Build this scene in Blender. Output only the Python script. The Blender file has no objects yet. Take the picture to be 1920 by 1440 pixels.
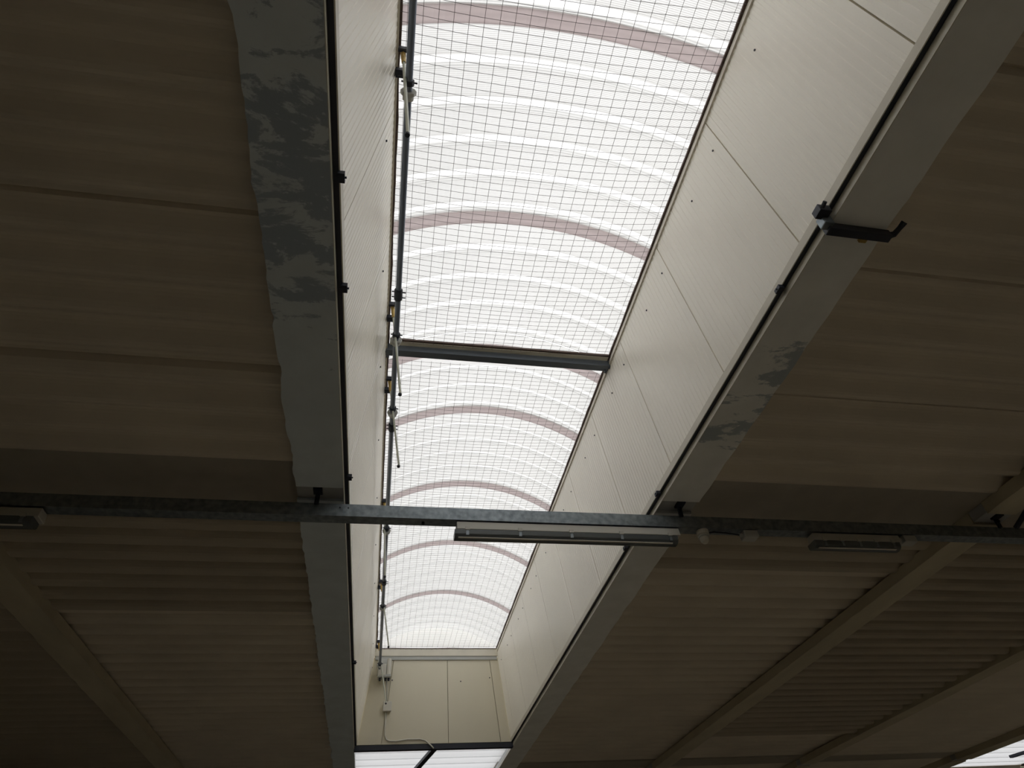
import bpy, bmesh, math, random
from mathutils import Matrix, Vector, noise
random.seed(4)
S = bpy.context.scene
C = S.collection
H = 2.4          # height of the beam undersides above the camera (m)
CZ = 1.6         # camera height above the floor (m)
FL = -CZ / H     # floor level in units of H

# ------------------------------------------------------------------ camera
cam = bpy.data.cameras.new('camera'); co = bpy.data.objects.new('camera', cam); C.objects.link(co)
cam.sensor_width = 36.0; cam.lens = 36.0 * 1214.67 / 1920.0; cam.clip_start = 0.05; cam.clip_end = 200
ax = Vector((0.98438802, -0.16480361, -0.06180614))     # image right, in world axes
ay = -Vector((0.06665407, 0.67403491, -0.73568619))     # image up
az = -Vector((0.16290324, 0.72008104, 0.67449672))      # backwards
M = Matrix((ax, ay, az)).transposed().to_4x4(); M.translation = (0, 0, CZ)
co.matrix_world = M
S.camera = co

# ------------------------------------------------------------------ sky, exposure
w = bpy.data.worlds.new('sky'); S.world = w; w.use_nodes = True
nt = w.node_tree; bg = nt.nodes['Background']
bg.inputs[0].default_value = (0.965, 0.965, 0.96, 1); bg.inputs[1].default_value = 3.05
sd = bpy.data.lights.new('sun', 'SUN'); so = bpy.data.objects.new('sun', sd); C.objects.link(so)
sd.energy = 1.5; sd.angle = math.radians(30); sd.color = (1, .96, .9); so.rotation_euler = (math.radians(25), math.radians(28), 0)
S.view_settings.view_transform = 'Standard'; S.view_settings.look = 'None'
S.view_settings.gamma = 1.0; S.view_settings.use_curve_mapping = False
S.view_settings.exposure = 0.0
S.cycles.max_bounces = 12; S.cycles.diffuse_bounces = 8; S.cycles.glossy_bounces = 4
S.cycles.transparent_max_bounces = 16; S.cycles.caustics_reflective = False

# ------------------------------------------------------------------ materials
def mat(name, col, rough=.7, metal=0.0, var=0.0, vscale=6.0, stretch=(1, 1, 1), bump=0.0, spec=.5):
    m = bpy.data.materials.new(name); m.use_nodes = True
    n, l = m.node_tree.nodes, m.node_tree.links
    b = n['Principled BSDF']; b.inputs['Base Color'].default_value = (*col, 1)
    b.inputs['Roughness'].default_value = rough; b.inputs['Metallic'].default_value = metal
    b.inputs['Specular IOR Level'].default_value = spec
    if var or bump:
        tc = n.new('ShaderNodeTexCoord'); mp = n.new('ShaderNodeMapping'); mp.inputs['Scale'].default_value = stretch
        nz = n.new('ShaderNodeTexNoise'); nz.inputs['Scale'].default_value = vscale; nz.inputs['Detail'].default_value = 6
        l.new(tc.outputs['Object'], mp.inputs['Vector']); l.new(mp.outputs[0], nz.inputs['Vector'])
        if var:
            r = n.new('ShaderNodeValToRGB')
            r.color_ramp.elements[0].position = .3; r.color_ramp.elements[1].position = .7
            r.color_ramp.elements[0].color = (*[c * (1 - var) for c in col], 1)
            r.color_ramp.elements[1].color = (*[min(1, c * (1 + var)) for c in col], 1)
            l.new(nz.outputs['Fac'], r.inputs[0]); l.new(r.outputs[0], b.inputs['Base Color'])
        if bump:
            bp = n.new('ShaderNodeBump'); bp.inputs['Strength'].default_value = bump; bp.inputs['Distance'].default_value = .01
            l.new(nz.outputs['Fac'], bp.inputs['Height']); l.new(bp.outputs[0], b.inputs['Normal'])
    return m

def stained(name, col, dark, lo, hi, thr, scale=2.4):
    """concrete with dark damp stains of their own ragged shape between two distances along the beam"""
    m = mat(name, col, .85, var=.06, vscale=5)
    n, l = m.node_tree.nodes, m.node_tree.links
    b = n['Principled BSDF']
    old = b.inputs['Base Color'].links[0].from_socket
    g = n.new('ShaderNodeNewGeometry'); mp = n.new('ShaderNodeMapping'); mp.inputs['Scale'].default_value = (.75, 1.5, .3)
    nz = n.new('ShaderNodeTexNoise'); nz.inputs['Scale'].default_value = scale; nz.inputs['Detail'].default_value = 9
    nz.inputs['Roughness'].default_value = .68; nz.inputs['Distortion'].default_value = .35
    l.new(g.outputs['Position'], mp.inputs['Vector']); l.new(mp.outputs[0], nz.inputs['Vector'])
    sp = n.new('ShaderNodeSeparateXYZ'); l.new(g.outputs['Position'], sp.inputs[0])
    mr = n.new('ShaderNodeMapRange'); mr.interpolation_type = 'SMOOTHSTEP'
    mr.inputs['From Min'].default_value = hi * H - .9; mr.inputs['From Max'].default_value = hi * H + .35
    mr.inputs['To Min'].default_value = 0; mr.inputs['To Max'].default_value = .22
    l.new(sp.outputs['Y'], mr.inputs['Value'])
    mr2 = n.new('ShaderNodeMapRange'); mr2.interpolation_type = 'SMOOTHSTEP'
    mr2.inputs['From Min'].default_value = lo * H - .35; mr2.inputs['From Max'].default_value = lo * H + .5
    mr2.inputs['To Min'].default_value = .22; mr2.inputs['To Max'].default_value = 0
    l.new(sp.outputs['Y'], mr2.inputs['Value'])
    s1 = n.new('ShaderNodeMath'); s1.operation = 'SUBTRACT'; l.new(nz.outputs['Fac'], s1.inputs[0]); l.new(mr.outputs[0], s1.inputs[1])
    s2 = n.new('ShaderNodeMath'); s2.operation = 'SUBTRACT'; l.new(s1.outputs[0], s2.inputs[0]); l.new(mr2.outputs[0], s2.inputs[1])
    r = n.new('ShaderNodeValToRGB'); r.color_ramp.elements[0].position = thr; r.color_ramp.elements[1].position = thr + .035
    l.new(s2.outputs[0], r.inputs[0])
    mx = n.new('ShaderNodeMixRGB'); mx.inputs[2].default_value = (*dark, 1)
    l.new(r.outputs[0], mx.inputs[0]); l.new(old, mx.inputs[1]); l.new(mx.outputs[0], b.inputs['Base Color'])
    return m

def glazing(name, lo, hi, period, tint=(1, 1, 1)):
    """multiwall translucent sheet: the fine internal flutes run across the vault"""
    m = bpy.data.materials.new(name); m.use_nodes = True
    n, l = m.node_tree.nodes, m.node_tree.links; n.clear()
    out = n.new('ShaderNodeOutputMaterial')
    tr = n.new('ShaderNodeBsdfTranslucent'); df = n.new('ShaderNodeBsdfDiffuse'); mx = n.new('ShaderNodeMixShader'); mx.inputs[0].default_value = .4
    df.inputs[0].default_value = (.88, .88, .86, 1)
    g = n.new('ShaderNodeNewGeometry'); sp = n.new('ShaderNodeSeparateXYZ'); l.new(g.outputs['Position'], sp.inputs[0])
    mu = n.new('ShaderNodeMath'); mu.operation = 'MULTIPLY'; mu.inputs[1].default_value = 2 * math.pi / period
    si = n.new('ShaderNodeMath'); si.operation = 'SINE'
    mr = n.new('ShaderNodeMapRange'); mr.inputs['From Min'].default_value = -1; mr.inputs['From Max'].default_value = 1
    l.new(sp.outputs['Y'], mu.inputs[0]); l.new(mu.outputs[0], si.inputs[0]); l.new(si.outputs[0], mr.inputs['Value'])
    nz = n.new('ShaderNodeTexNoise'); nz.inputs['Scale'].default_value = .7; nz.inputs['Detail'].default_value = 3
    l.new(g.outputs['Position'], nz.inputs['Vector'])
    ad = n.new('ShaderNodeMath'); ad.operation = 'MULTIPLY_ADD'; ad.inputs[1].default_value = .25; l.new(nz.outputs['Fac'], ad.inputs[0])
    l.new(mr.outputs[0], ad.inputs[2])
    cr = n.new('ShaderNodeMixRGB'); cr.inputs[1].default_value = (*[lo * t for t in tint], 1); cr.inputs[2].default_value = (*[hi * t for t in tint], 1)
    l.new(ad.outputs[0], cr.inputs[0]); l.new(cr.outputs[0], tr.inputs[0])
    l.new(tr.outputs[0], mx.inputs[1]); l.new(df.outputs[0], mx.inputs[2]); l.new(mx.outputs[0], out.inputs[0])
    return m

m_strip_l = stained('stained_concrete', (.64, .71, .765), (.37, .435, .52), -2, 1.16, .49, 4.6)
m_strip_r = stained('marked_concrete', (.82, .83, .82), (.42, .47, .51), .78, 1.42, .50, 3.2)
m_beam = mat('beam_concrete', (.55, .50, .38), .9, var=.10, vscale=4, stretch=(1, .4, 1), bump=.3)
m_conc = mat('joint_concrete', (.42, .43, .43), .9, var=.08)
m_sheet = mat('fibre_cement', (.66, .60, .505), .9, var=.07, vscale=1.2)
m_sheet2 = mat('shaded_fibre_cement', (.46, .41, .33), .9, var=.08, vscale=1.2)  # darker copy of the sheet colour, shade of the darker runs painted in
m_slab = mat('dark_infill', (.40, .365, .31), .9, var=.06)
m_panel = mat('cream_sandwich_panel', (.95, .91, .81), .33, var=.04, vscale=1.0, stretch=(1, 1, .35), spec=.8)
m_endp = mat('beige_end_panel', (.70, .655, .52), .5, var=.04, vscale=1.0, stretch=(1, 1, .3))
m_flash = mat('cream_flashing', (.70, .66, .56), .4, var=.05)
m_gasket = mat('brown_gasket', (.10, .06, .045), .6)
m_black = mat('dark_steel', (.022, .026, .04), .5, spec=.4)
m_bluegrey = mat('painted_steel', (.12, .14, .165), .45, metal=.3)
m_galv = mat('galvanised_steel', (.25, .285, .31), .5, metal=.92, var=.28, vscale=26)
m_rod = mat('grey_pipe_paint', (.17, .20, .26), .35, metal=.4)
m_rack = mat('zinc_rack', (.50, .52, .45), .4, metal=.35)
m_brass = mat('yellow_fitting', (.48, .33, .10), .4, metal=.5)
m_plast = mat('grey_plastic', (.45, .46, .44), .5)
m_white = mat('cream_plastic', (.62, .60, .53), .45)
m_fixture = mat('fixture_housing', (.55, .54, .49), .45)
m_diff = mat('diffuser_plastic', (.11, .125, .13), .25, spec=.6)
m_tube = mat('tube_reflector', (.66, .64, .58), .4)
m_wire = mat('mesh_wire', (.16, .15, .15), .5, metal=.4)
m_arch = glazing('arch_profile', .53, .60, .05, (1.0, .915, .925))
m_glaz = glazing('multiwall_polycarbonate', .31, .52, .0045 * H)
m_rib = glazing('highlight_rib', .57, .65, .0045 * H)  # ribs coloured brighter than the pans, painting in the highlight bands
m_gable = glazing('brightened_gable_sheet', .86, .93, .0045 * H)  # gable colour raised to make up for the sky light it misses
m_edge = mat('lit_edge_tone', (.66, .63, .54), .45, var=.08)  # pale tone puts the skylight glow on the beam edges into colour
m_flat = glazing('flat_polycarbonate', .35, .385, .16 * H, (.96, .97, 1.0))
m_floor = mat('floor_concrete', (.52, .47, .38), .8, var=.1, vscale=1.5)
m_wall = mat('wall_concrete', (.20, .18, .15), .9, var=.08)

# ------------------------------------------------------------------ mesh helpers (everything in units of H)
WPOS = {}       # world position of every object, for parenting
class MB:
    def __init__(s): s.v = []; s.f = []
    def pt(s, x, y, z): s.v.append((x * H, y * H, CZ + z * H)); return len(s.v) - 1
    def quad(s, *i): s.f.append(tuple(i))
    def box(s, x0, x1, y0, y1, z0, z1):
        i = [s.pt(x, y, z) for z in (z0, z1) for y in (y0, y1) for x in (x0, x1)]
        for a in ((0, 2, 3, 1), (4, 5, 7, 6), (0, 1, 5, 4), (2, 6, 7, 3), (0, 4, 6, 2), (1, 3, 7, 5)): s.quad(*[i[k] for k in a])
        return s
    def prism(s, prof, axis, a, b):
        """closed 2-D profile swept along an axis; the profile is in the two other axes"""
        def p(u, v, t): return s.pt(*((t, u, v) if axis == 'x' else (u, t, v) if axis == 'y' else (u, v, t)))
        A = [p(u, v, a) for u, v in prof]; B = [p(u, v, b) for u, v in prof]; n = len(prof)
        for k in range(n): s.quad(A[k], A[(k + 1) % n], B[(k + 1) % n], B[k])
        s.f.append(tuple(A[::-1])); s.f.append(tuple(B)); return s
    def tube(s, pts, r, n=10):
        pts = [Vector(p) for p in pts]; rings = []
        for k, p in enumerate(pts):
            t = (pts[min(k + 1, len(pts) - 1)] - pts[max(k - 1, 0)]).normalized()
            u = t.cross(Vector((0, 0, 1)) if abs(t.z) < .9 else Vector((1, 0, 0))).normalized(); v = t.cross(u)
            rr = r[k] if isinstance(r, (list, tuple)) else r
            rings.append([s.pt(*(p + (u * math.cos(2 * math.pi * j / n) + v * math.sin(2 * math.pi * j / n)) * rr)) for j in range(n)])
        for a, b in zip(rings, rings[1:]):
            for j in range(n): s.quad(a[j], a[(j + 1) % n], b[(j + 1) % n], b[j])
        s.f.append(tuple(rings[0][::-1])); s.f.append(tuple(rings[-1])); return s
    def build(s, name, m, parent=None, bevel=0, smooth=False):
        me = bpy.data.meshes.new(name)
        v = s.v
        org = Vector((0, 0, 0))
        if v:
            org = Vector([(min(c[k] for c in v) + max(c[k] for c in v)) / 2 for k in range(3)])
        me.from_pydata([tuple(Vector(c) - org) for c in v], [], s.f)
        bm = bmesh.new(); bm.from_mesh(me); bmesh.ops.delete(bm, geom=[q for q in bm.verts if not q.link_faces], context='VERTS'); bmesh.ops.recalc_face_normals(bm, faces=bm.faces); bm.to_mesh(me); bm.free()
        me.materials.append(m)
        if smooth:
            for p in me.polygons: p.use_smooth = True
        o = bpy.data.objects.new(name, me); C.objects.link(o)
        if parent:
            o.parent = parent; o.location = org - WPOS[parent.name]
        else: o.location = org
        WPOS[o.name] = org.copy()
        if bevel:
            b = o.modifiers.new('bevel', 'BEVEL'); b.width = bevel * H; b.segments = 2; b.limit_method = 'ANGLE'
        return o

def tag(o, label, cat, group=None, kind=None):
    o['label'] = label; o['category'] = cat
    if group: o['group'] = group
    if kind: o['kind'] = kind
    return o
def thing(name, x, y, z, label, cat, group=None):
    o = bpy.data.objects.new(name, None); C.objects.link(o); o.location = (x * H, y * H, CZ + z * H); o.empty_display_size = .05
    WPOS[o.name] = o.location.copy()
    return tag(o, label, cat, group)
def struct(mb, name, m, label, cat, **k): return tag(mb.build(name, m, **k), label, cat, kind='structure')
def copy_tree(o, dx, label=None, parent=None):
    c = o.copy(); C.objects.link(c)
    if parent: c.parent = parent
    else:
        c.location.x += dx * H
        if label: c['label'] = label
    for ch in list(o.children): copy_tree(ch, 0, None, c)
    return c

# ------------------------------------------------------------------ hall shell
XL, XR, YB, YF = -6.0, 6.6, -4.2, 8.2
MOD = 4.546                                    # spacing of the skylight shafts
SH0, SH1 = -.1448, .765                        # shaft opening between the beam edges
struct(MB().box(XL, XR, YB, YF, FL - .08, FL), 'floor', m_floor, 'grey brown concrete floor of the hall', 'floor')
struct(MB().box(XL - .1, XL, YB, YF, FL, 1.2), 'wall_left', m_wall, 'plain wall on the left side of the hall', 'wall')
struct(MB().box(XR, XR + .1, YB, YF, FL, 1.2), 'wall_right', m_wall, 'plain wall on the right side of the hall', 'wall')
struct(MB().box(XL, XR, YF, YF + .1, FL, 1.2), 'wall_front', m_wall, 'plain wall at the far end of the hall', 'wall')
struct(MB().box(XL, XR, YB - .1, YB, FL, 1.2), 'wall_back', m_wall, 'plain wall behind the viewer', 'wall')

# ------------------------------------------------------------------ corrugated roof sheets (structure) between the beams
P = .0968
def sheets(x0, x1, y0, y1, amp, m, label, z=1.05, joint=.389, phase=0, sharp=0.0, slope=.010, laps=()):
    mb = MB(); N = 14
    n = int((y1 - y0) / P * N); rows = []
    for k in range(n + 1):
        y = y0 + (y1 - y0) * k / n
        t = ((y - y0 + phase) / P) % 1.0
        # rounded corrugation with a steeper flank on the far side
        c = math.cos(2 * math.pi * (t + sharp * math.sin(2 * math.pi * t) / (2 * math.pi)))
        js = ((y1 - y) / joint) % 1.0            # sheets tilt slightly from lap to lap
        gap = .016 if any(abs(y - q) <= P / N * .51 for q in laps) else 0
        rows.append((y, z + amp * c + (0 if laps else slope * (js - .5)) + gap))
    lo = [(mb.pt(x0, y, zz), mb.pt(x1, y, zz)) for y, zz in rows]
    hi = [(mb.pt(x0, y, zz + .006), mb.pt(x1, y, zz + .006)) for y, zz in rows]
    for a, b in zip(lo, lo[1:]): mb.quad(a[0], a[1], b[1], b[0])
    for a, b in zip(hi, hi[1:]): mb.quad(a[0], b[0], b[1], a[1])
    for k in range(n):
        mb.quad(lo[k][0], lo[k + 1][0], hi[k + 1][0], hi[k][0]); mb.quad(lo[k][1], hi[k][1], hi[k + 1][1], lo[k + 1][1])
    mb.quad(lo[0][0], hi[0][0], hi[0][1], lo[0][1]); mb.quad(lo[-1][0], lo[-1][1], hi[-1][1], hi[-1][0])
    return struct(mb, 'ceiling', m, label, 'ceiling')

Y0_, FPE = -3.13, 5.42
BEAMS = [(-4.78, -4.67), (-3.60, -3.49), (-2.42, -2.31), (-1.245, -1.14), (-.27, SH0), (SH1, .88), (1.865, 1.97), (2.99, 3.09), (4.276, 4.401), (5.311, 5.426)]
J1 = (1.47, 1.66)        # transverse infill where the beams meet
J2 = (4.80, 4.98)
LAP_L = [-.49, -.085, .32, .7256, 1.129]; LAP_R = [-.54, -.13, .28, .69, 1.10]
def bay(a, b, name, near, mid1, mid2):
    sheets(a, b, YB, J1[0], *near, f'corrugated roof sheets {name}, nearest run before the transverse joint', phase=.01, laps=LAP_L if b < 0 else LAP_R)
    ys = mid1[0] if mid1 else None
    if ys:
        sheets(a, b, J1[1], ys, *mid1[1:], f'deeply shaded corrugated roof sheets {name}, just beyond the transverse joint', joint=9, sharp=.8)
        sheets(a, b, ys, J2[0], *mid2, f'shallow corrugated roof sheets {name}, far run beyond the step', z=1.062, joint=9, sharp=.7)
    else:
        sheets(a, b, J1[1], J2[0], *mid2, f'corrugated roof sheets {name}, run beyond the transverse joint', joint=9)
    sheets(a, b, J2[1], YF, .010, m_sheet, f'corrugated roof sheets {name}, last run before the far wall', joint=9)
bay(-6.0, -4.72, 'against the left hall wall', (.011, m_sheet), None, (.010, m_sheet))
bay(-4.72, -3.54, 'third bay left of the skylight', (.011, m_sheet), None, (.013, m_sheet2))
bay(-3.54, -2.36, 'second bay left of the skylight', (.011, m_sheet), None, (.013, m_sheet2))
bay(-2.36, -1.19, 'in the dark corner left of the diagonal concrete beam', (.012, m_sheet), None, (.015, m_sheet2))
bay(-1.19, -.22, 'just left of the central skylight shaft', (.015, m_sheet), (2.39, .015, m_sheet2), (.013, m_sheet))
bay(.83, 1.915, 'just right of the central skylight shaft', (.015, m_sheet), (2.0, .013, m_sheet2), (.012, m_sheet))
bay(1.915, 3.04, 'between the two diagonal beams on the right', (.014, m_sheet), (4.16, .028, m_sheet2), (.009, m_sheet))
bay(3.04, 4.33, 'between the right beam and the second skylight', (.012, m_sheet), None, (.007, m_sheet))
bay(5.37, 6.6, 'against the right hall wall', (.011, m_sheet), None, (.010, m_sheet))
for a, b in ((XL, -.15), (.77, 4.39), (5.32, XR)):
    for (y0, y1) in (J1, J2):
        struct(MB().box(a, b, y0 - .01, y1 + .01, 1.041, 1.075), 'ceiling', m_slab, f'dark flat infill strip crossing the roof at a beam joint', 'ceiling')
for k in (0, 1):                            # roof beyond the ends of the shafts
    a, b = SH0 + k * MOD - .03, SH1 + k * MOD + .03
    sheets(a, b, YB, -3.12, .01, m_sheet, 'corrugated roof sheets behind the near end of a skylight shaft')
    sheets(a, b, FPE - .02, YF, .01, m_sheet, 'corrugated roof sheets past the flat translucent panel')

# added deck above the sheets to block sky leaks, open only over the shafts
for (a, b, y0, y1, wh) in ((XL, -.166, YB, YF, 'left of the central skylight'), (.786, 4.38, YB, YF, 'between the two skylights'), (5.332, XR, YB, YF, 'right of the second skylight'),
        (-.166, .786, YB, Y0_, 'behind the near end of the central skylight'), (-.166, .786, FPE, YF, 'beyond the flat panel of the central skylight'),
        (4.38, 5.332, YB, Y0_, 'behind the near end of the second skylight'), (4.38, 5.332, FPE, YF, 'beyond the flat panel of the second skylight')):
    struct(MB().box(a, b, y0, y1, 1.088, 1.11), 'ceiling', m_slab, 'added light-blocking deck ' + wh, 'ceiling')

# ------------------------------------------------------------------ concrete beams along the hall
def beam(x0, x1, y0, y1, m, label, ragged=0, z1=1.040):
    mb = MB(); n = max(2, int((y1 - y0) / .02)); ring = []
    for k in range(n + 1):
        y = y0 + (y1 - y0) * k / n
        j0 = j1 = 0
        if ragged < 0: j0 = (noise.noise(Vector((y * 9, 3.1, 0))) * .008 + noise.noise(Vector((y * 40, 1.7, 0))) * .005)
        if ragged > 0: j1 = (noise.noise(Vector((y * 9, 8.3, 0))) * .004 + noise.noise(Vector((y * 40, 5.7, 0))) * .002)
        if ragged == 0: j0 = noise.noise(Vector((y * 14, x0, 0))) * .004; j1 = noise.noise(Vector((y * 14, x1, 2))) * .004
        ring.append([mb.pt(x0 + j0, y, 1.0), mb.pt(x1 + j1, y, 1.0), mb.pt(x1, y, z1), mb.pt(x0, y, z1)])
    for a, b in zip(ring, ring[1:]):
        for q in range(4): mb.quad(a[q], a[(q + 1) % 4], b[(q + 1) % 4], b[q])
    mb.f.append(tuple(ring[0])); mb.f.append(tuple(ring[-1][::-1]))
    return tag(mb.build('roof_beam', m), label, 'beam', 'concrete beams of the roof')
names = {
 -4.78: 'concrete beam nearest the left hall wall', -3.60: 'third concrete beam left of the skylight',
 -2.42: 'second concrete beam in the dark left corner', -1.245: 'rough diagonal concrete beam in the lower left corner',
 -.27: 'flat grey concrete beam with dark stains along the left edge of the skylight', SH1: 'flat grey concrete beam along the right edge of the skylight',
 1.865: 'rough diagonal concrete beam, first one right of the skylight', 2.99: 'diagonal concrete beam, second one right of the skylight',
 4.276: 'concrete beam left of the second skylight in the lower right corner', 5.311: 'concrete beam right of the second skylight'}
for (a, b) in BEAMS:
    m = m_strip_l if a == -.27 else m_strip_r if a == SH1 else m_beam
    rg = -1 if a == -.27 else 1 if a == SH1 else 0
    for (y0, y1, where) in ((YB, 1.523, 'near length before the joint'), (1.588, 4.86, 'middle length past the joint'), (4.92, YF, 'far length')):
        if y0 > 4 and rg == 0 and a not in (4.276,): pass
        beam(a, b, y0, y1, m, f'{names[a]}, {where}', rg)
short = {-4.78: 'beam nearest the left wall', -3.60: 'third beam left of the skylight', -2.42: 'second beam in the left corner', -1.245: 'diagonal beam on the left',
 -.27: 'stained left skylight beam', SH1: 'right skylight beam', 1.865: 'first diagonal beam on the right', 2.99: 'second diagonal beam on the right',
 4.276: 'beam left of the second skylight', 5.311: 'beam right of the second skylight'}
for (a, b) in BEAMS:                            # mortar plugs where two lengths meet
    for (y0, y1, wh) in ((1.526, 1.585, 'at the channel'), (4.862, 4.918, 'at the far joint')):
        tag(MB().box(a + .002, b - .002, y0, y1, 1.006, 1.04).build('joint_block', m_conc),
            f'concrete block in the {short[a]}, {wh}', 'block', 'joint blocks of the beams')

# ------------------------------------------------------------------ skylight shaft
ZB, ZT, ZW, ZS = 1.02, 1.51, 1.534, 1.559                  # wall foot, wall head, springing of the vault
Y0, D = -3.1, 4.15
def wx_r(z): return .7545 - .122 * (z - 1.017)
def wx_l(z): return -.1335 + .128 * (z - 1.017)
def side_wall(sgn, seams):
    """profiled sandwich panels: shallow vertical ribs and open seams, one lining"""
    mb = MB(); ys = []
    p = .0172; y = Y0
    while y < D:
        near = min(seams, key=lambda s: abs(s - y))
        if abs(near - y) < .009:
            ys += [(near - .0017, 0), (near - .0015, .022), (near + .0015, .022), (near + .0017, 0)]; y = near + .010; continue
        ys += [(y, 0), (y + p * .42, 0), (y + p * .50, .0011), (y + p * .92, .0011)]
        y += p
    ys = [q for q in ys if q[0] < D] + [(D, 0)]
    ys.sort()
    fx = wx_r if sgn > 0 else wx_l
    lo = []; hi = []; lo2 = []; hi2 = []
    for yy, d in ys:
        lo.append(mb.pt(fx(ZB) + sgn * d, yy, ZB)); hi.append(mb.pt(fx(ZW) + sgn * d, yy, ZW))
        lo2.append(mb.pt(fx(ZB) + sgn * .03, yy, ZB)); hi2.append(mb.pt(fx(ZW) + sgn * .03, yy, ZW))
    for k in range(len(ys) - 1):
        mb.quad(lo[k], lo[k + 1], hi[k + 1], hi[k]); mb.quad(lo2[k], hi2[k], hi2[k + 1], lo2[k + 1])
        mb.quad(lo[k], lo2[k], lo2[k + 1], lo[k + 1]); mb.quad(hi[k], hi[k + 1], hi2[k + 1], hi2[k])
    return mb
seR = [.268 + .3745 * k for k in range(-9, 11)]; seL = [.33 + .3765 * k for k in range(-9, 11)]
shaft = []          # everything that is repeated for the neighbouring skylights
wr = struct(side_wall(1, seR), 'wall_right', m_panel, 'ribbed cream panel lining on the right side of the central skylight shaft', 'wall panel')
wl = struct(side_wall(-1, seL), 'wall_left', m_panel, 'ribbed cream panel lining on the left side of the central skylight shaft', 'wall panel')
def screws(par, fx, sgn, spots):
    for (y, z) in spots:
        x = fx(z); MB().tube([(x + sgn * .001, y, z), (x - sgn * .0022, y, z)], .0026, 8).build('screw', m_black, par)
screws(wr, wx_r, 1, [(s + .03, 1.452) for s in seR[9:]] + [(s + .17, 1.452) for s in seR[9:-1]])
screws(wl, wx_l, -1, [(s + .04, 1.44) for s in seL[9:]])
def end_wall(y, sgn):
    """flat beige panels standing between the two linings, one narrow and two wide, with seams"""
    mb = MB(); cuts = [0, .155, .585, .93, 1.0]
    for k in range(4):
        a, b = cuts[k], cuts[k + 1]; g = .0016
        def X(t, z, l=0): return wx_l(z) * (1 - t) + wx_r(z) * t
        prof = []
        for yy in (y, y + sgn * .03):
            prof.append([mb.pt(X(a, ZB) + g, yy, ZB), mb.pt(X(b, ZB) - g, yy, ZB), mb.pt(X(b, ZT) - g, yy, ZT), mb.pt(X(a, ZT) + g, yy, ZT)])
        A, B = prof
        mb.quad(*A); mb.quad(*B[::-1])
        for q in range(4): mb.quad(A[q], A[(q + 1) % 4], B[(q + 1) % 4], B[q])
    mb.box(wx_l(ZB), wx_r(ZB), y + sgn * .012, y + sgn * .026, ZB, ZT)
    return mb
we = struct(end_wall(D, 1), 'wall_front', m_endp, 'flat beige panel wall closing the far end of the central skylight shaft', 'wall panel')
for (x, z) in ((.045, 1.37), (.46, 1.36), (.64, 1.38)):
    MB().tube([(x, D + .002, z), (x, D - .003, z)], .0035, 8).build('screw', m_black, we)
wb = struct(end_wall(Y0, -1), 'wall_back', m_endp, 'flat beige panel wall closing the near end of the skylight shaft', 'wall panel')
shaft += [wr, wl, we, wb]
# dark strips painting the recess shade under the wall foot, and cream flashing lips
t1 = struct(MB().box(.7545, .80, Y0, D + .05, 1.0185, 1.0245), 'trim_1', m_black, 'dark strip painted as recess shade under the right skylight wall', 'trim')
t2 = struct(MB().box(-.18, -.1335, Y0, D + .05, 1.0185, 1.0245), 'trim_2', m_black, 'dark strip painted as recess shade under the left skylight wall', 'trim')
def lip(sgn):
    fx = wx_r if sgn > 0 else wx_l; mb = MB(); n = 170; ring = []
    for k in range(n + 1):
        y = Y0 + (D - Y0) * k / n; dz = noise.noise(Vector((y * 6, 2, sgn))) * .003
        z0, z1 = 1.0185, 1.036 + dz
        ring.append([mb.pt(fx(z0) - sgn * .0022, y, z0), mb.pt(fx(z1) - sgn * .0022, y, z1), mb.pt(fx(z1), y, z1), mb.pt(fx(z0), y, z0)])
    for a, b in zip(ring, ring[1:]):
        for q in range(4): mb.quad(a[q], a[(q + 1) % 4], b[(q + 1) % 4], b[q])
    return mb
t3 = struct(lip(1), 'trim_3', m_flash, 'cream flashing lip along the foot of the right skylight wall', 'trim')
t4 = struct(lip(-1), 'trim_4', m_flash, 'cream flashing lip along the foot of the left skylight wall', 'trim')
t5 = struct(MB().box(-.145, .765, D + .002, D + .036, .992, 1.0185), 'trim_5', m_black, 'black steel bar under the far end wall of the skylight shaft', 'trim')
t6 = struct(MB().box(.7635, .766, Y0, D + .6, 1.0003, 1.0184), 'trim_6', m_edge, 'pale strip painted as the lit inner edge of the right beam', 'trim')
t7 = struct(MB().box(-.1458, -.1433, Y0, D + .6, 1.0003, 1.0184), 'trim_7', m_edge, 'pale strip painted as the lit inner edge of the left beam', 'trim')
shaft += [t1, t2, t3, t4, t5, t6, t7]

# frame that carries the vault
def edge_frame(sgn, y0, y1):
    fx = wx_r if sgn > 0 else wx_l; mb = MB()
    xa = fx(ZW) - sgn * .001; xb = (.6905 if sgn > 0 else -.0645)
    mb.prism([(xa - sgn * .003, ZW - .002), (xb, ZS - .004), (xb + sgn * .05, ZS - .004), (xa + sgn * .05, ZW - .002)], 'y', y0, y1)
    return mb
def gasket(sgn, y0, y1):
    mb = MB(); n = 260; ring = []; xb = (.6905 if sgn > 0 else -.0645)
    for k in range(n + 1):
        y = y0 + (y1 - y0) * k / n
        j = .0055 + .003 * noise.noise(Vector((y * 7, sgn, 0))) + .001 * noise.noise(Vector((y * 30, sgn, 0)))
        ring.append([mb.pt(xb - sgn * j, y, ZS - .004), mb.pt(xb - sgn * j, y, ZS + .002), mb.pt(xb + sgn * .05, y, ZS + .002), mb.pt(xb + sgn * .05, y, ZS - .004)])
    for a, b in zip(ring, ring[1:]):
        for q in range(4): mb.quad(a[q], a[(q + 1) % 4], b[(q + 1) % 4], b[q])
    return mb
XA, XB, RISE = -.068, .694, .122
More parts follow.
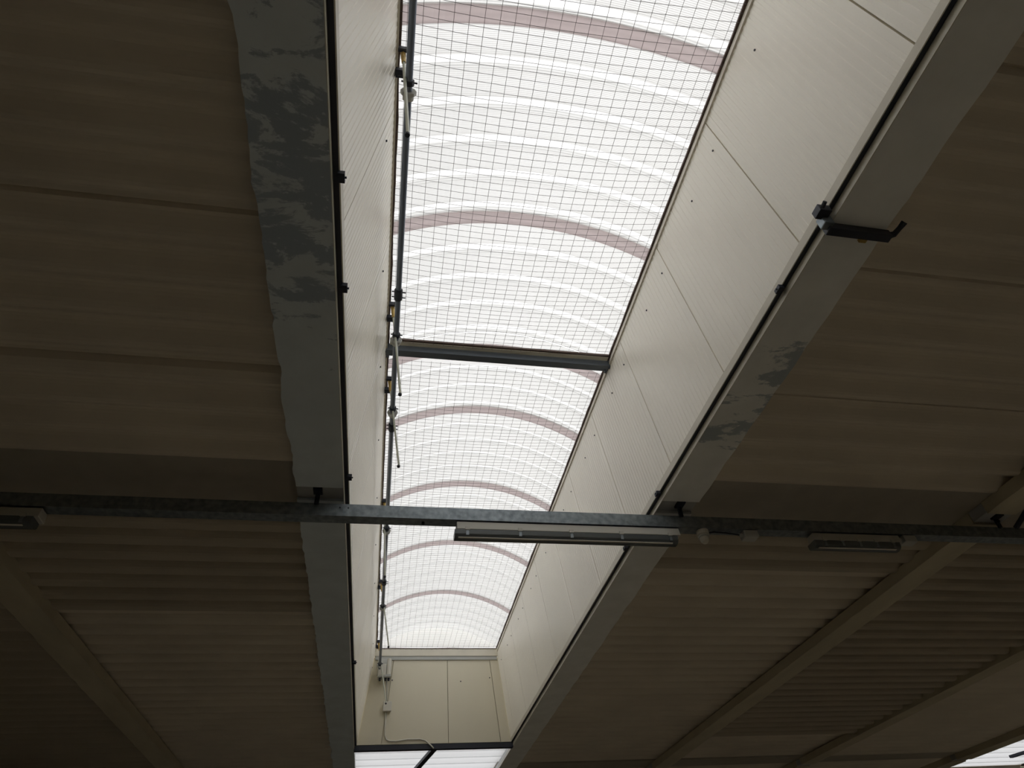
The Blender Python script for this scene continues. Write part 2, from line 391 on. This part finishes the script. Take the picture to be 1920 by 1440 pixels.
def arc(t):     # t 0..1 across the vault
    w_ = XB - XA; R = (w_ * w_ / 4 + RISE * RISE) / (2 * RISE); a = math.asin(w_ / 2 / R); th = -a + 2 * a * t
    return (XA + XB) / 2 + R * math.sin(th), ZS + R * math.cos(th) - (R - RISE), th
def vault(y0, y1, dz0, dz1, nseg=28, inset=0):
    mb = MB(); A = []
    for k in range(nseg + 1):
        x, z, th = arc(k / nseg); s_, c_ = math.sin(th), math.cos(th)
        A.append([mb.pt(x + s_ * d, y, z + c_ * d) for y, d in ((y0, dz0), (y1, dz0), (y1, dz1), (y0, dz1))])
    for a, b in zip(A, A[1:]):
        for q in range(4): mb.quad(a[q], b[q], b[(q + 1) % 4], a[(q + 1) % 4])
    mb.f.append(tuple(A[0])); mb.f.append(tuple(A[-1][::-1])); return mb
def sheet_profile(y0, y1):
    """one glazing sheet: pans and raised trapezoid ribs, swept over the arc"""
    n = max(1, round((y1 - y0) / .102)); p = (y1 - y0) / n; pts = []
    if y1 - y0 < .06: return [(y0, 0), (y1, 0)]
    for k in range(n):
        a = y0 + k * p
        pts += [(a, 0), (a + p * .68, 0), (a + p * .74, .011), (a + p * .91, .011)]
    pts.append((y1, 0)); return pts
def glaz_sheet(y0, y1, ribs):
    prof = sheet_profile(y0, y1); mb = MB(); nseg = 30; rows = []
    for k in range(nseg + 1):
        x, z, th = arc(k / nseg); s_, c_ = math.sin(th), math.cos(th)
        rows.append([mb.pt(x + s_ * d, y, z + c_ * d) for y, d in prof])
    for a, b in zip(rows, rows[1:]):
        for j in range(len(prof) - 1):
            isrib = prof[j][1] > 0 and j + 1 < len(prof) and prof[j + 1][1] > 0
            if isrib == ribs: mb.quad(a[j], b[j], b[j + 1], a[j + 1])
    return mb
def skylight(y0, y1, arches, label, f0, f1, gy):
    t = thing('barrel_skylight', .31, y0, ZT, label, 'skylight', 'barrel skylights')
    edge_frame(1, f0, f1).build('edge_frame', m_flash, t); edge_frame(-1, f0, f1).build('edge_frame', m_flash, t)
    g1 = gasket(1, f0, f1).build('gasket', m_gasket, t); g2 = gasket(-1, f0, f1).build('gasket', m_gasket, t)
    e = [y0] + [a for a in arches if y0 + .02 < a < y1 - .02] + [y1]
    for a, b in zip(e, e[1:]):
        a += .020 if a in arches else 0; b -= .020 if b in arches else 0
        o = glaz_sheet(a, b, False).build('glazing_sheet', m_glaz, t, smooth=False)
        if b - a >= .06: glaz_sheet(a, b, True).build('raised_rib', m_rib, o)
    for a in arches:
        vault(a - .0205, a + .0205, -.004, .003).build('arch_rib', m_arch, t)
    for yy, s in (gy,):           # closed gable at each end
        mb = MB(); n = 28
        top = [arc(k / n) for k in range(n + 1)]
        A = [mb.pt(x, yy, z) for x, z, _ in top]; B = [mb.pt(x, yy + s * .006, z) for x, z, _ in top]
        mb.f.append(tuple(A)); mb.f.append(tuple(B[::-1]))
        for k in range(n): mb.quad(A[k], A[k + 1], B[k + 1], B[k])
        mb.quad(A[-1], A[0], B[0], B[-1])
        mb.build('gable', m_gable, t)
    return t
s1 = skylight(Y0, 1.535, [-2.7, -2.17, -1.63, -1.09, -.56, -.02, .515, 1.066], 'arched translucent skylight vault, near section above the central shaft', Y0, 1.5065, (Y0, 1))
s2 = skylight(1.537, D - .016, [1.612, 1.955, 2.48, 3.02, 3.60], 'arched translucent skylight vault, far section beyond the steel crossbar', 1.5525, D - .02, (D - .016, -1))
shaft += [s1, s2]
# divider between the two sections, with the cream end frame of the near one
dv = tag(MB().prism([(1.507, 1.527), (1.507, 1.553), (1.552, 1.553), (1.552, 1.545), (1.522, 1.545), (1.522, 1.527)], 'x', wx_l(ZT), wx_r(ZT)).build('crossbar', m_bluegrey),
    'blue-grey steel crossbar between the two skylight sections', 'crossbar')
for x0, x1 in ((-.105, -.057), (.683, .735)): MB().box(x0, x1, 1.508, 1.551, 1.5345, 1.558).build('leak_plate', m_bluegrey, dv)  # plates added to stop sky leaking in at the crossbar ends
ef = tag(MB().box(-.057, .683, 1.488, 1.504, 1.548, 1.5575).build('end_frame', m_flash), 'thin cream frame strip just before the steel crossbar', 'frame')
MB().box(-.057, .683, 1.481, 1.488, 1.5505, 1.5575).build('gasket', m_gasket, ef)
e2 = tag(MB().box(wx_l(ZT), wx_r(ZT), D - .012, D + .02, ZT, 1.553).build('end_frame', m_flash), 'cream frame strip on top of the far end wall', 'frame')
MB().box(wx_l(ZT), wx_r(ZT), D - .016, D + .02, 1.553, 1.5575).build('gasket', m_gasket, e2)
MB().box(wx_l(ZT) + .005, wx_r(ZT) - .005, D - .008, D - .001, ZT - .022, ZT - .001).build('cover_strip', m_plast, e2)
shaft += [dv, ef, e2]

# wire mesh under the vault
def net_z(x, y, y0, y1, sag):
    f = max(0, 1 - ((x - .22) / .475) ** 2)
    e = min(1, max(0, (y1 - y)) / .3) * min(1, max(0, (y - y0)) / .3)
    return 1.550 - sag * f * (.25 + .75 * e)
def net(y0, y1, sag, label):
    mb = MB(); r = .0005
    def strip(pts):
        rings = []
        for k, p in enumerate(pts):
            t = (Vector(pts[min(k + 1, len(pts) - 1)]) - Vector(pts[max(k - 1, 0)])).normalized()
            u = t.cross(Vector((0, 0, 1))).normalized() * r
            rings.append([mb.pt(p[0] + u.x, p[1] + u.y, p[2] - r * .6), mb.pt(p[0] - u.x, p[1] - u.y, p[2] - r * .6), mb.pt(p[0], p[1], p[2] + r)])
        for a, b in zip(rings, rings[1:]):
            for q in range(3): mb.quad(a[q], a[(q + 1) % 3], b[(q + 1) % 3], b[q])
    px, py = .0323, .0190
    x = -.058 + .012
    while x < .686:
        n = int((y1 - y0) / .06) + 2
        strip([(x + .0012 * noise.noise(Vector((x * 50, y0 + (y1 - y0) * k / n * 3, 0))), y0 + (y1 - y0) * k / n, net_z(x, y0 + (y1 - y0) * k / n, y0, y1, sag)) for k in range(n + 1)])
        x += px
    y = y0 + .006
    while y < y1:
        strip([(xx, y + .0012 * noise.noise(Vector((xx * 6, y * 9, 4))), net_z(xx, y, y0, y1, sag) + r * 1.6) for xx in [-.062 + .75 * k / 18 for k in range(19)]])
        y += py
    return tag(mb.build('wire_mesh', m_wire), label, 'wire mesh', 'wire meshes under the skylight')
net(-.9, 1.482, .055, 'sagging wire mesh under the near skylight section')
net(1.565, D - .02, .022, 'wire mesh under the far skylight section beyond the crossbar')

# flat translucent roof beyond the end wall, with a dark brace
def flat_panel():
    mb = MB(); y0, y1, p = D + .03, FPE, .155
    a, b = SH0 - .02, SH1 + .02; y = y0; rows = []
    while y < y1:
        rows += [(y, 1.06), (min(y + p * .94, y1), 1.06), (min(y + p * .96, y1), 1.054)]; y += p
    lo = [(mb.pt(a, yy, z), mb.pt(b, yy, z)) for yy, z in rows]
    for q, s in zip(lo, lo[1:]): mb.quad(q[0], q[1], s[1], s[0])
    return mb
fp = tag(flat_panel().build('translucent_roof_panel', m_flat), 'flat white translucent roof panel beyond the end of the central shaft', 'roof panel', 'flat translucent roof panels')
br = tag(MB().prism([(.300, 4.185), (.330, 4.185), (.222, 4.86), (.192, 4.86)], 'z', 1.0, 1.018).build('diagonal_brace', m_black), 'dark steel brace slanting under the flat translucent panel', 'brace', 'braces under the flat panels')
shaft += [fp, br]

# neighbouring shafts: copies with labels of their own
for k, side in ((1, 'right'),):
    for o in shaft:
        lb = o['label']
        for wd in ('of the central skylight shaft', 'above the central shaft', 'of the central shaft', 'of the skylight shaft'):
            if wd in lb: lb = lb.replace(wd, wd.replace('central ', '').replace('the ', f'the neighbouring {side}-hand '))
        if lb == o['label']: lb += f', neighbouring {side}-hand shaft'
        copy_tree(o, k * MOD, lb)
    tag(MB().box(SH0 + k * MOD - .01, SH1 + k * MOD + .01, 4.10, 4.13, .985, .998).build('tie_bar', m_black),
        f'thin dark steel bar crossing under the {side}-hand neighbouring shaft', 'bar')

# ------------------------------------------------------------------ steel channel across the hall, with lights
def channel():
    mb = MB(); z0, z1, y0, y1 = .937, .974, 1.560, 1.598; t = .003
    mb.prism([(y0, z0), (y1, z0), (y1, z0 + .010), (y1 - t, z0 + .010), (y1 - t, z0 + t), (y0 + t, z0 + t), (y0 + t, z1 - t), (y1 - t, z1 - t), (y1 - t, z1 - .01), (y1, z1 - .01), (y1, z1), (y0, z1)], 'x', -4.0, 4.4)
    return mb
ch = tag(channel().build('steel_channel', m_galv), 'long galvanised steel channel crossing the whole roof under the skylight', 'steel channel')
for x in (-.150, -.128):
    MB().tube([(x, 1.5585, .962), (x, 1.562, .962)], .0022, 8).build('bolt_hole', m_black, ch)
MB().tube([(.075, 1.58, .9375), (.075, 1.58, .931)], .004, 8).build('bolt', m_black, ch)
def hanger(x, label):
    t = thing('hanger', x, 1.555, .974, label, 'hanger', 'hangers of the steel channel')
    MB().box(x - .006, x + .006, 1.552, 1.558, .968, 1.006).build('strap', m_black, t)
    MB().box(x - .012, x + .012, 1.528, 1.560, 1.0, 1.006).build('foot_plate', m_black, t)
    MB().tube([(x, 1.552, .99), (x, 1.546, .99)], .004, 8).build('bolt', m_black, t)
hanger(-.212, 'short dark strap hanging the channel from the left beam'); hanger(.828, 'short dark strap hanging the channel from the right beam')
hanger(1.92, 'dark strap hanging the channel from the first diagonal beam on the right'); hanger(-1.19, 'dark strap hanging the channel from the diagonal beam on the left')

def light(x0, y, label, group='strip lights under the channel', L=.655):
    z1 = .934
    t = thing('strip_light', x0 + L / 2, y, .90, label, 'light fixture', group)
    x1 = x0 + L
    hs = MB(); hs.prism([(y - .021, .909), (y - .0165, z1), (y + .0165, z1), (y + .021, .909)], 'x', x0 + .006, x1 - .002); hs.build('housing', m_fixture, t, bevel=.0015)
    df = MB(); pr = [(y - .0205, .9085)] + [(y + .0205 * -math.cos(a), .9085 - .003 - .019 * math.sin(a) ** .6) for a in [math.pi * k / 8 for k in range(1, 8)]] + [(y + .0205, .9085)]
    df.prism(pr, 'x', x0, x1 - .012); d = df.build('diffuser', m_diff, t, bevel=.001)
    MB().box(x0 + .01, x1 - .03, y - .0165, y - .0105, .8855, .8872).build('reflector_edge', m_tube, d)
    for k in range(5):
        x = x0 + .035 + k * (L - .07) / 4
        MB().box(x - .006, x + .006, y - .0235, y - .0195, .906, .915).build('clip', m_fixture, t)
        MB().box(x - .004, x + .004, y - .0215, y - .0185, .891, .906).build('clip_strap', m_galv, t)
    MB().tube([(x0 + .02, y, z1 - .002), (x0 + .02, y, .9368)], .006, 8).build('mount', m_black, t)
    MB().tube([(x1 - .02, y, z1 - .002), (x1 - .02, y, .9368)], .006, 8).build('mount', m_black, t)
light(.160, 1.580, 'long fluorescent strip light with clipped grey diffuser under the skylight')
light(1.236, 1.580, 'short unlit light in the dark under the channel, right of the skylight', L=.30)
light(-1.52, 1.580, 'unlit strip light at the left picture edge under the channel')
def socket():
    t = thing('round_socket', .893, 1.58, .935, 'round cream socket under the channel right of the strip light', 'socket')
    MB().tube([(.893, 1.578, .936), (.893, 1.578, .922)], .018, 20).build('base', m_white, t)
    MB().tube([(.893, 1.578, .922), (.893, 1.578, .905), (.893, 1.576, .899)], [.0135, .0125, .009], 20).build('cap', m_white, t)
    MB().tube([(.893, 1.578, .918), (.893, 1.578, .914)], .0165, 20).build('collar', m_plast, t)
socket()
def jbox(x, y, z, label):
    t = thing('junction_box', x, y, z, label, 'junction box', 'junction boxes on the channel')
    MB().box(x - .022, x + .022, y - .016, y + .016, z - .022, z).build('box', m_plast, t, bevel=.002)
    MB().tube([(x - .022, y, z - .009), (x - .031, y, z - .009)], .005, 10).build('cable_gland', m_plast, t)
    MB().tube([(x + .022, y, z - .009), (x + .031, y, z - .009)], .005, 10).build('cable_gland', m_plast, t)
jbox(1.040, 1.578, .936, 'small grey junction box under the channel, right of the round socket')
jbox(1.572, 1.578, .936, 'dim junction box under the channel near the first diagonal beam')
tag(MB().tube([(1.008, 1.578, .927), (.97, 1.578, .932), (.93, 1.578, .934), (.905, 1.578, .929)], .0022, 8).build('cable', m_black), 'short dark cable from junction box to round socket', 'cable')

# ------------------------------------------------------------------ window-opening gear on the left side
RX, RZ = -.034, 1.41
sh = thing('drive_shaft', RX, -1.0, RZ, 'long dark drive shaft of the window openers along the left skylight wall', 'pipe')
MB().tube([(RX, -1.2, RZ), (RX, 4.06, RZ)], .0078, 16).build('pipe', m_rod, sh, smooth=True)
for y in (1.175, 1.76, 2.93):
    c = MB().tube([(RX, y - .02, RZ), (RX, y - .016, RZ), (RX, y + .016, RZ), (RX, y + .02, RZ)], [.0085, .0115, .0115, .0085], 14).build('coupling', m_black, sh)
    for dy in (-.009, .009):
        MB().tube([(RX - .018, y + dy, RZ), (RX + .020, y + dy, RZ - .002)], .0018, 6).build('bolt', m_black, c)
def opener(Y, xe, ze, label, py=0.0):
    t = thing('window_opener', RX, Y, RZ, label, 'window opener', 'rack window openers on the drive shaft')
    xt, zt = -.053, 1.54
    MB().box(-.064, -.043, Y - .012, Y - .004, 1.531, 1.545).build('frame_lug', m_black, t)
    d = Vector((xe - xt, 0, ze - zt)).normalized()
    a = Vector((xt, Y, zt)); b = a + d * .055
    MB().tube([a, b], [.0065, .005], 8).build('end_fitting', m_brass, t)
    MB().tube([b, Vector((xe, Y, ze))], .0034, 8).build('rack', m_rack, t)
    MB().tube([(xe - .001, Y, ze), (xe - .001, Y, ze - .006)], .005, 8).build('end_stop', m_black, t)
    MB().box(wx_l(1.53) + .0005, RX + .004, Y + .030, Y + .048, 1.519, 1.532).build('bracket_arm', m_black, t)
    MB().box(RX - .005, RX + .005, Y + .031, Y + .047, RZ + .0082, 1.519).build('bracket_drop', m_black, t)
    yy = Y + .02 + py
    MB().tube([(RX, yy - .004, RZ), (RX, yy + .004, RZ)], .0175, 8).build('housing_plate', m_plast, t, bevel=.001)
    MB().tube([(RX, yy + .006, RZ), (RX, yy + .016, RZ)], .012, 14).build('pinion_case', m_plast, t)
    MB().tube([(RX, yy - .026, RZ), (RX, yy - .016, RZ)], .0115, 14).build('clamp_ring', m_black, t)
    MB().tube([(RX - .016, yy - .021, RZ + .002), (RX + .018, yy - .021, RZ)], .002, 6).build('clamp_bolt', m_black, t)
opener(.585, -.025, 1.165, 'rack window opener nearest the top of the picture', .01)
opener(1.330, -.010, 1.182, 'rack window opener just before the steel crossbar')
opener(1.664, -.001, 1.183, 'rack window opener just beyond the steel crossbar, bar hanging free')
opener(2.434, -.026, 1.198, 'rack window opener seen through the gap just below the steel channel')
opener(3.190, .008, 1.209, 'rack window opener, second from the far end wall')
opener(3.988, .016, 1.193, 'rack window opener closest to the far end wall and motor')

mo = thing('window_motor', -.02, 4.10, 1.42, 'grey electric motor of the window openers on the far end wall', 'motor')
MB().box(-.048, .034, 4.128, 4.149, 1.395, 1.486).build('back_plate', m_plast, mo, bevel=.002)
MB().box(-.044, .004, 4.070, 4.130, 1.372, 1.440).build('gear_case', m_white, mo, bevel=.004)
MB().tube([(.020, 4.10, 1.372), (.020, 4.10, 1.478)], .013, 16).build('motor_body', m_white, mo, bevel=.002)
MB().box(-.044, .034, 4.072, 4.128, 1.366, 1.380).build('base_flange', m_plast, mo, bevel=.001)
for x in (-.03, .004, .022): MB().tube([(x, 4.10, 1.368), (x, 4.10, 1.350)], .0065, 10).build('cable_gland', m_black, mo)
jb = thing('wall_box', .024, 4.13, 1.21, 'square cream junction box on the far end wall below the motor', 'junction box')
MB().box(.002, .048, 4.122, 4.150, 1.190, 1.240).build('box', m_white, jb, bevel=.005)
MB().box(.000, .050, 4.118, 4.123, 1.188, 1.242).build('lid', m_white, jb, bevel=.004)
cz = 4.142
tag(MB().tube([(.020, cz, 1.19), (.020, cz, 1.10), (.022, cz, 1.065), (.032, cz, 1.043), (.05, cz, 1.036), (.085, cz, 1.034), (.15, cz, 1.042), (.22, cz, 1.042), (.252, cz, 1.034), (.285, cz, 1.008), (.30, cz - .002, .992)], .0042, 10).build('cable', m_white, smooth=True),
    'pale cable running down and across the foot of the far end wall', 'cable')
tag(MB().tube([(.012, 4.112, 1.355), (.016, 4.13, 1.31), (.020, 4.138, 1.24)], .003, 8).build('cable', m_plast, smooth=True), 'short grey cable from the motor to the wall box', 'cable')

# ------------------------------------------------------------------ small steel parts at the shaft edges
bk = thing('edge_bracket', .81, .565, .99, 'dark steel bracket arm bolted across the right concrete beam', 'bracket')
MB().prism([(.752, .568), (.752, .585), (.884, .586), (.884, .570)], 'z', .980, .9995).build('arm', m_black, bk, bevel=.001)
MB().tube([(.880, .578, .990), (.892, .572, .990), (.897, .560, .993), (.901, .548, .996)], [.007, .006, .005, .006], 10).build('hook', m_black, bk)
MB().box(.728, .752, .545, .566, 1.000, 1.018).build('clamp', m_black, bk, bevel=.001)
MB().box(.740, .760, .560, .578, .985, 1.012).build('knuckle', m_galv, bk, bevel=.002)
MB().tube([(.735, .545, 1.008), (.735, .534, 1.010)], .004, 8).build('bolt', m_black, bk)
MB().box(.835, .850, .586, .600, .992, .9995).build('pad', m_brass, bk, bevel=.001)
def clip(x, y, label, s=1):
    t = thing('edge_clip', x, y, 1.01, label, 'clip', 'clips along the skylight edge')
    MB().box(x - .006, x + .006, y - .009, y + .009, 1.009, 1.0185).build('plate', m_black, t)
    MB().tube([(x - .009 * s, y, 1.013), (x + .009 * s, y, 1.013)], .002, 8).build('bolt', m_black, t)
clip(.750, .742, 'small dark clip on the right skylight edge, below the bracket')
clip(.748, 1.508, 'small dark clip on the right skylight edge just above the channel')
clip(.748, 1.83, 'small dark clip on the right skylight edge just past the channel')
clip(-.129, .60, 'small dark clip on the left skylight edge, nearest the picture top', -1)
clip(-.129, .84, 'small dark clip on the left skylight edge beside the stained beam', -1)
clip(-.129, 1.49, 'small dark clip on the left skylight edge just above the channel', -1)
clip(-.129, 2.85, 'small dark clip on the left skylight edge, far from the channel', -1)
# diagonal strut seen in the dark on the right
tag(MB().tube([(1.990, 1.50, 1.0), (1.985, 1.560, .974)], .008, 8).build('roof_strut', m_black), 'short dark strut on the channel beyond the first diagonal beam', 'strut')
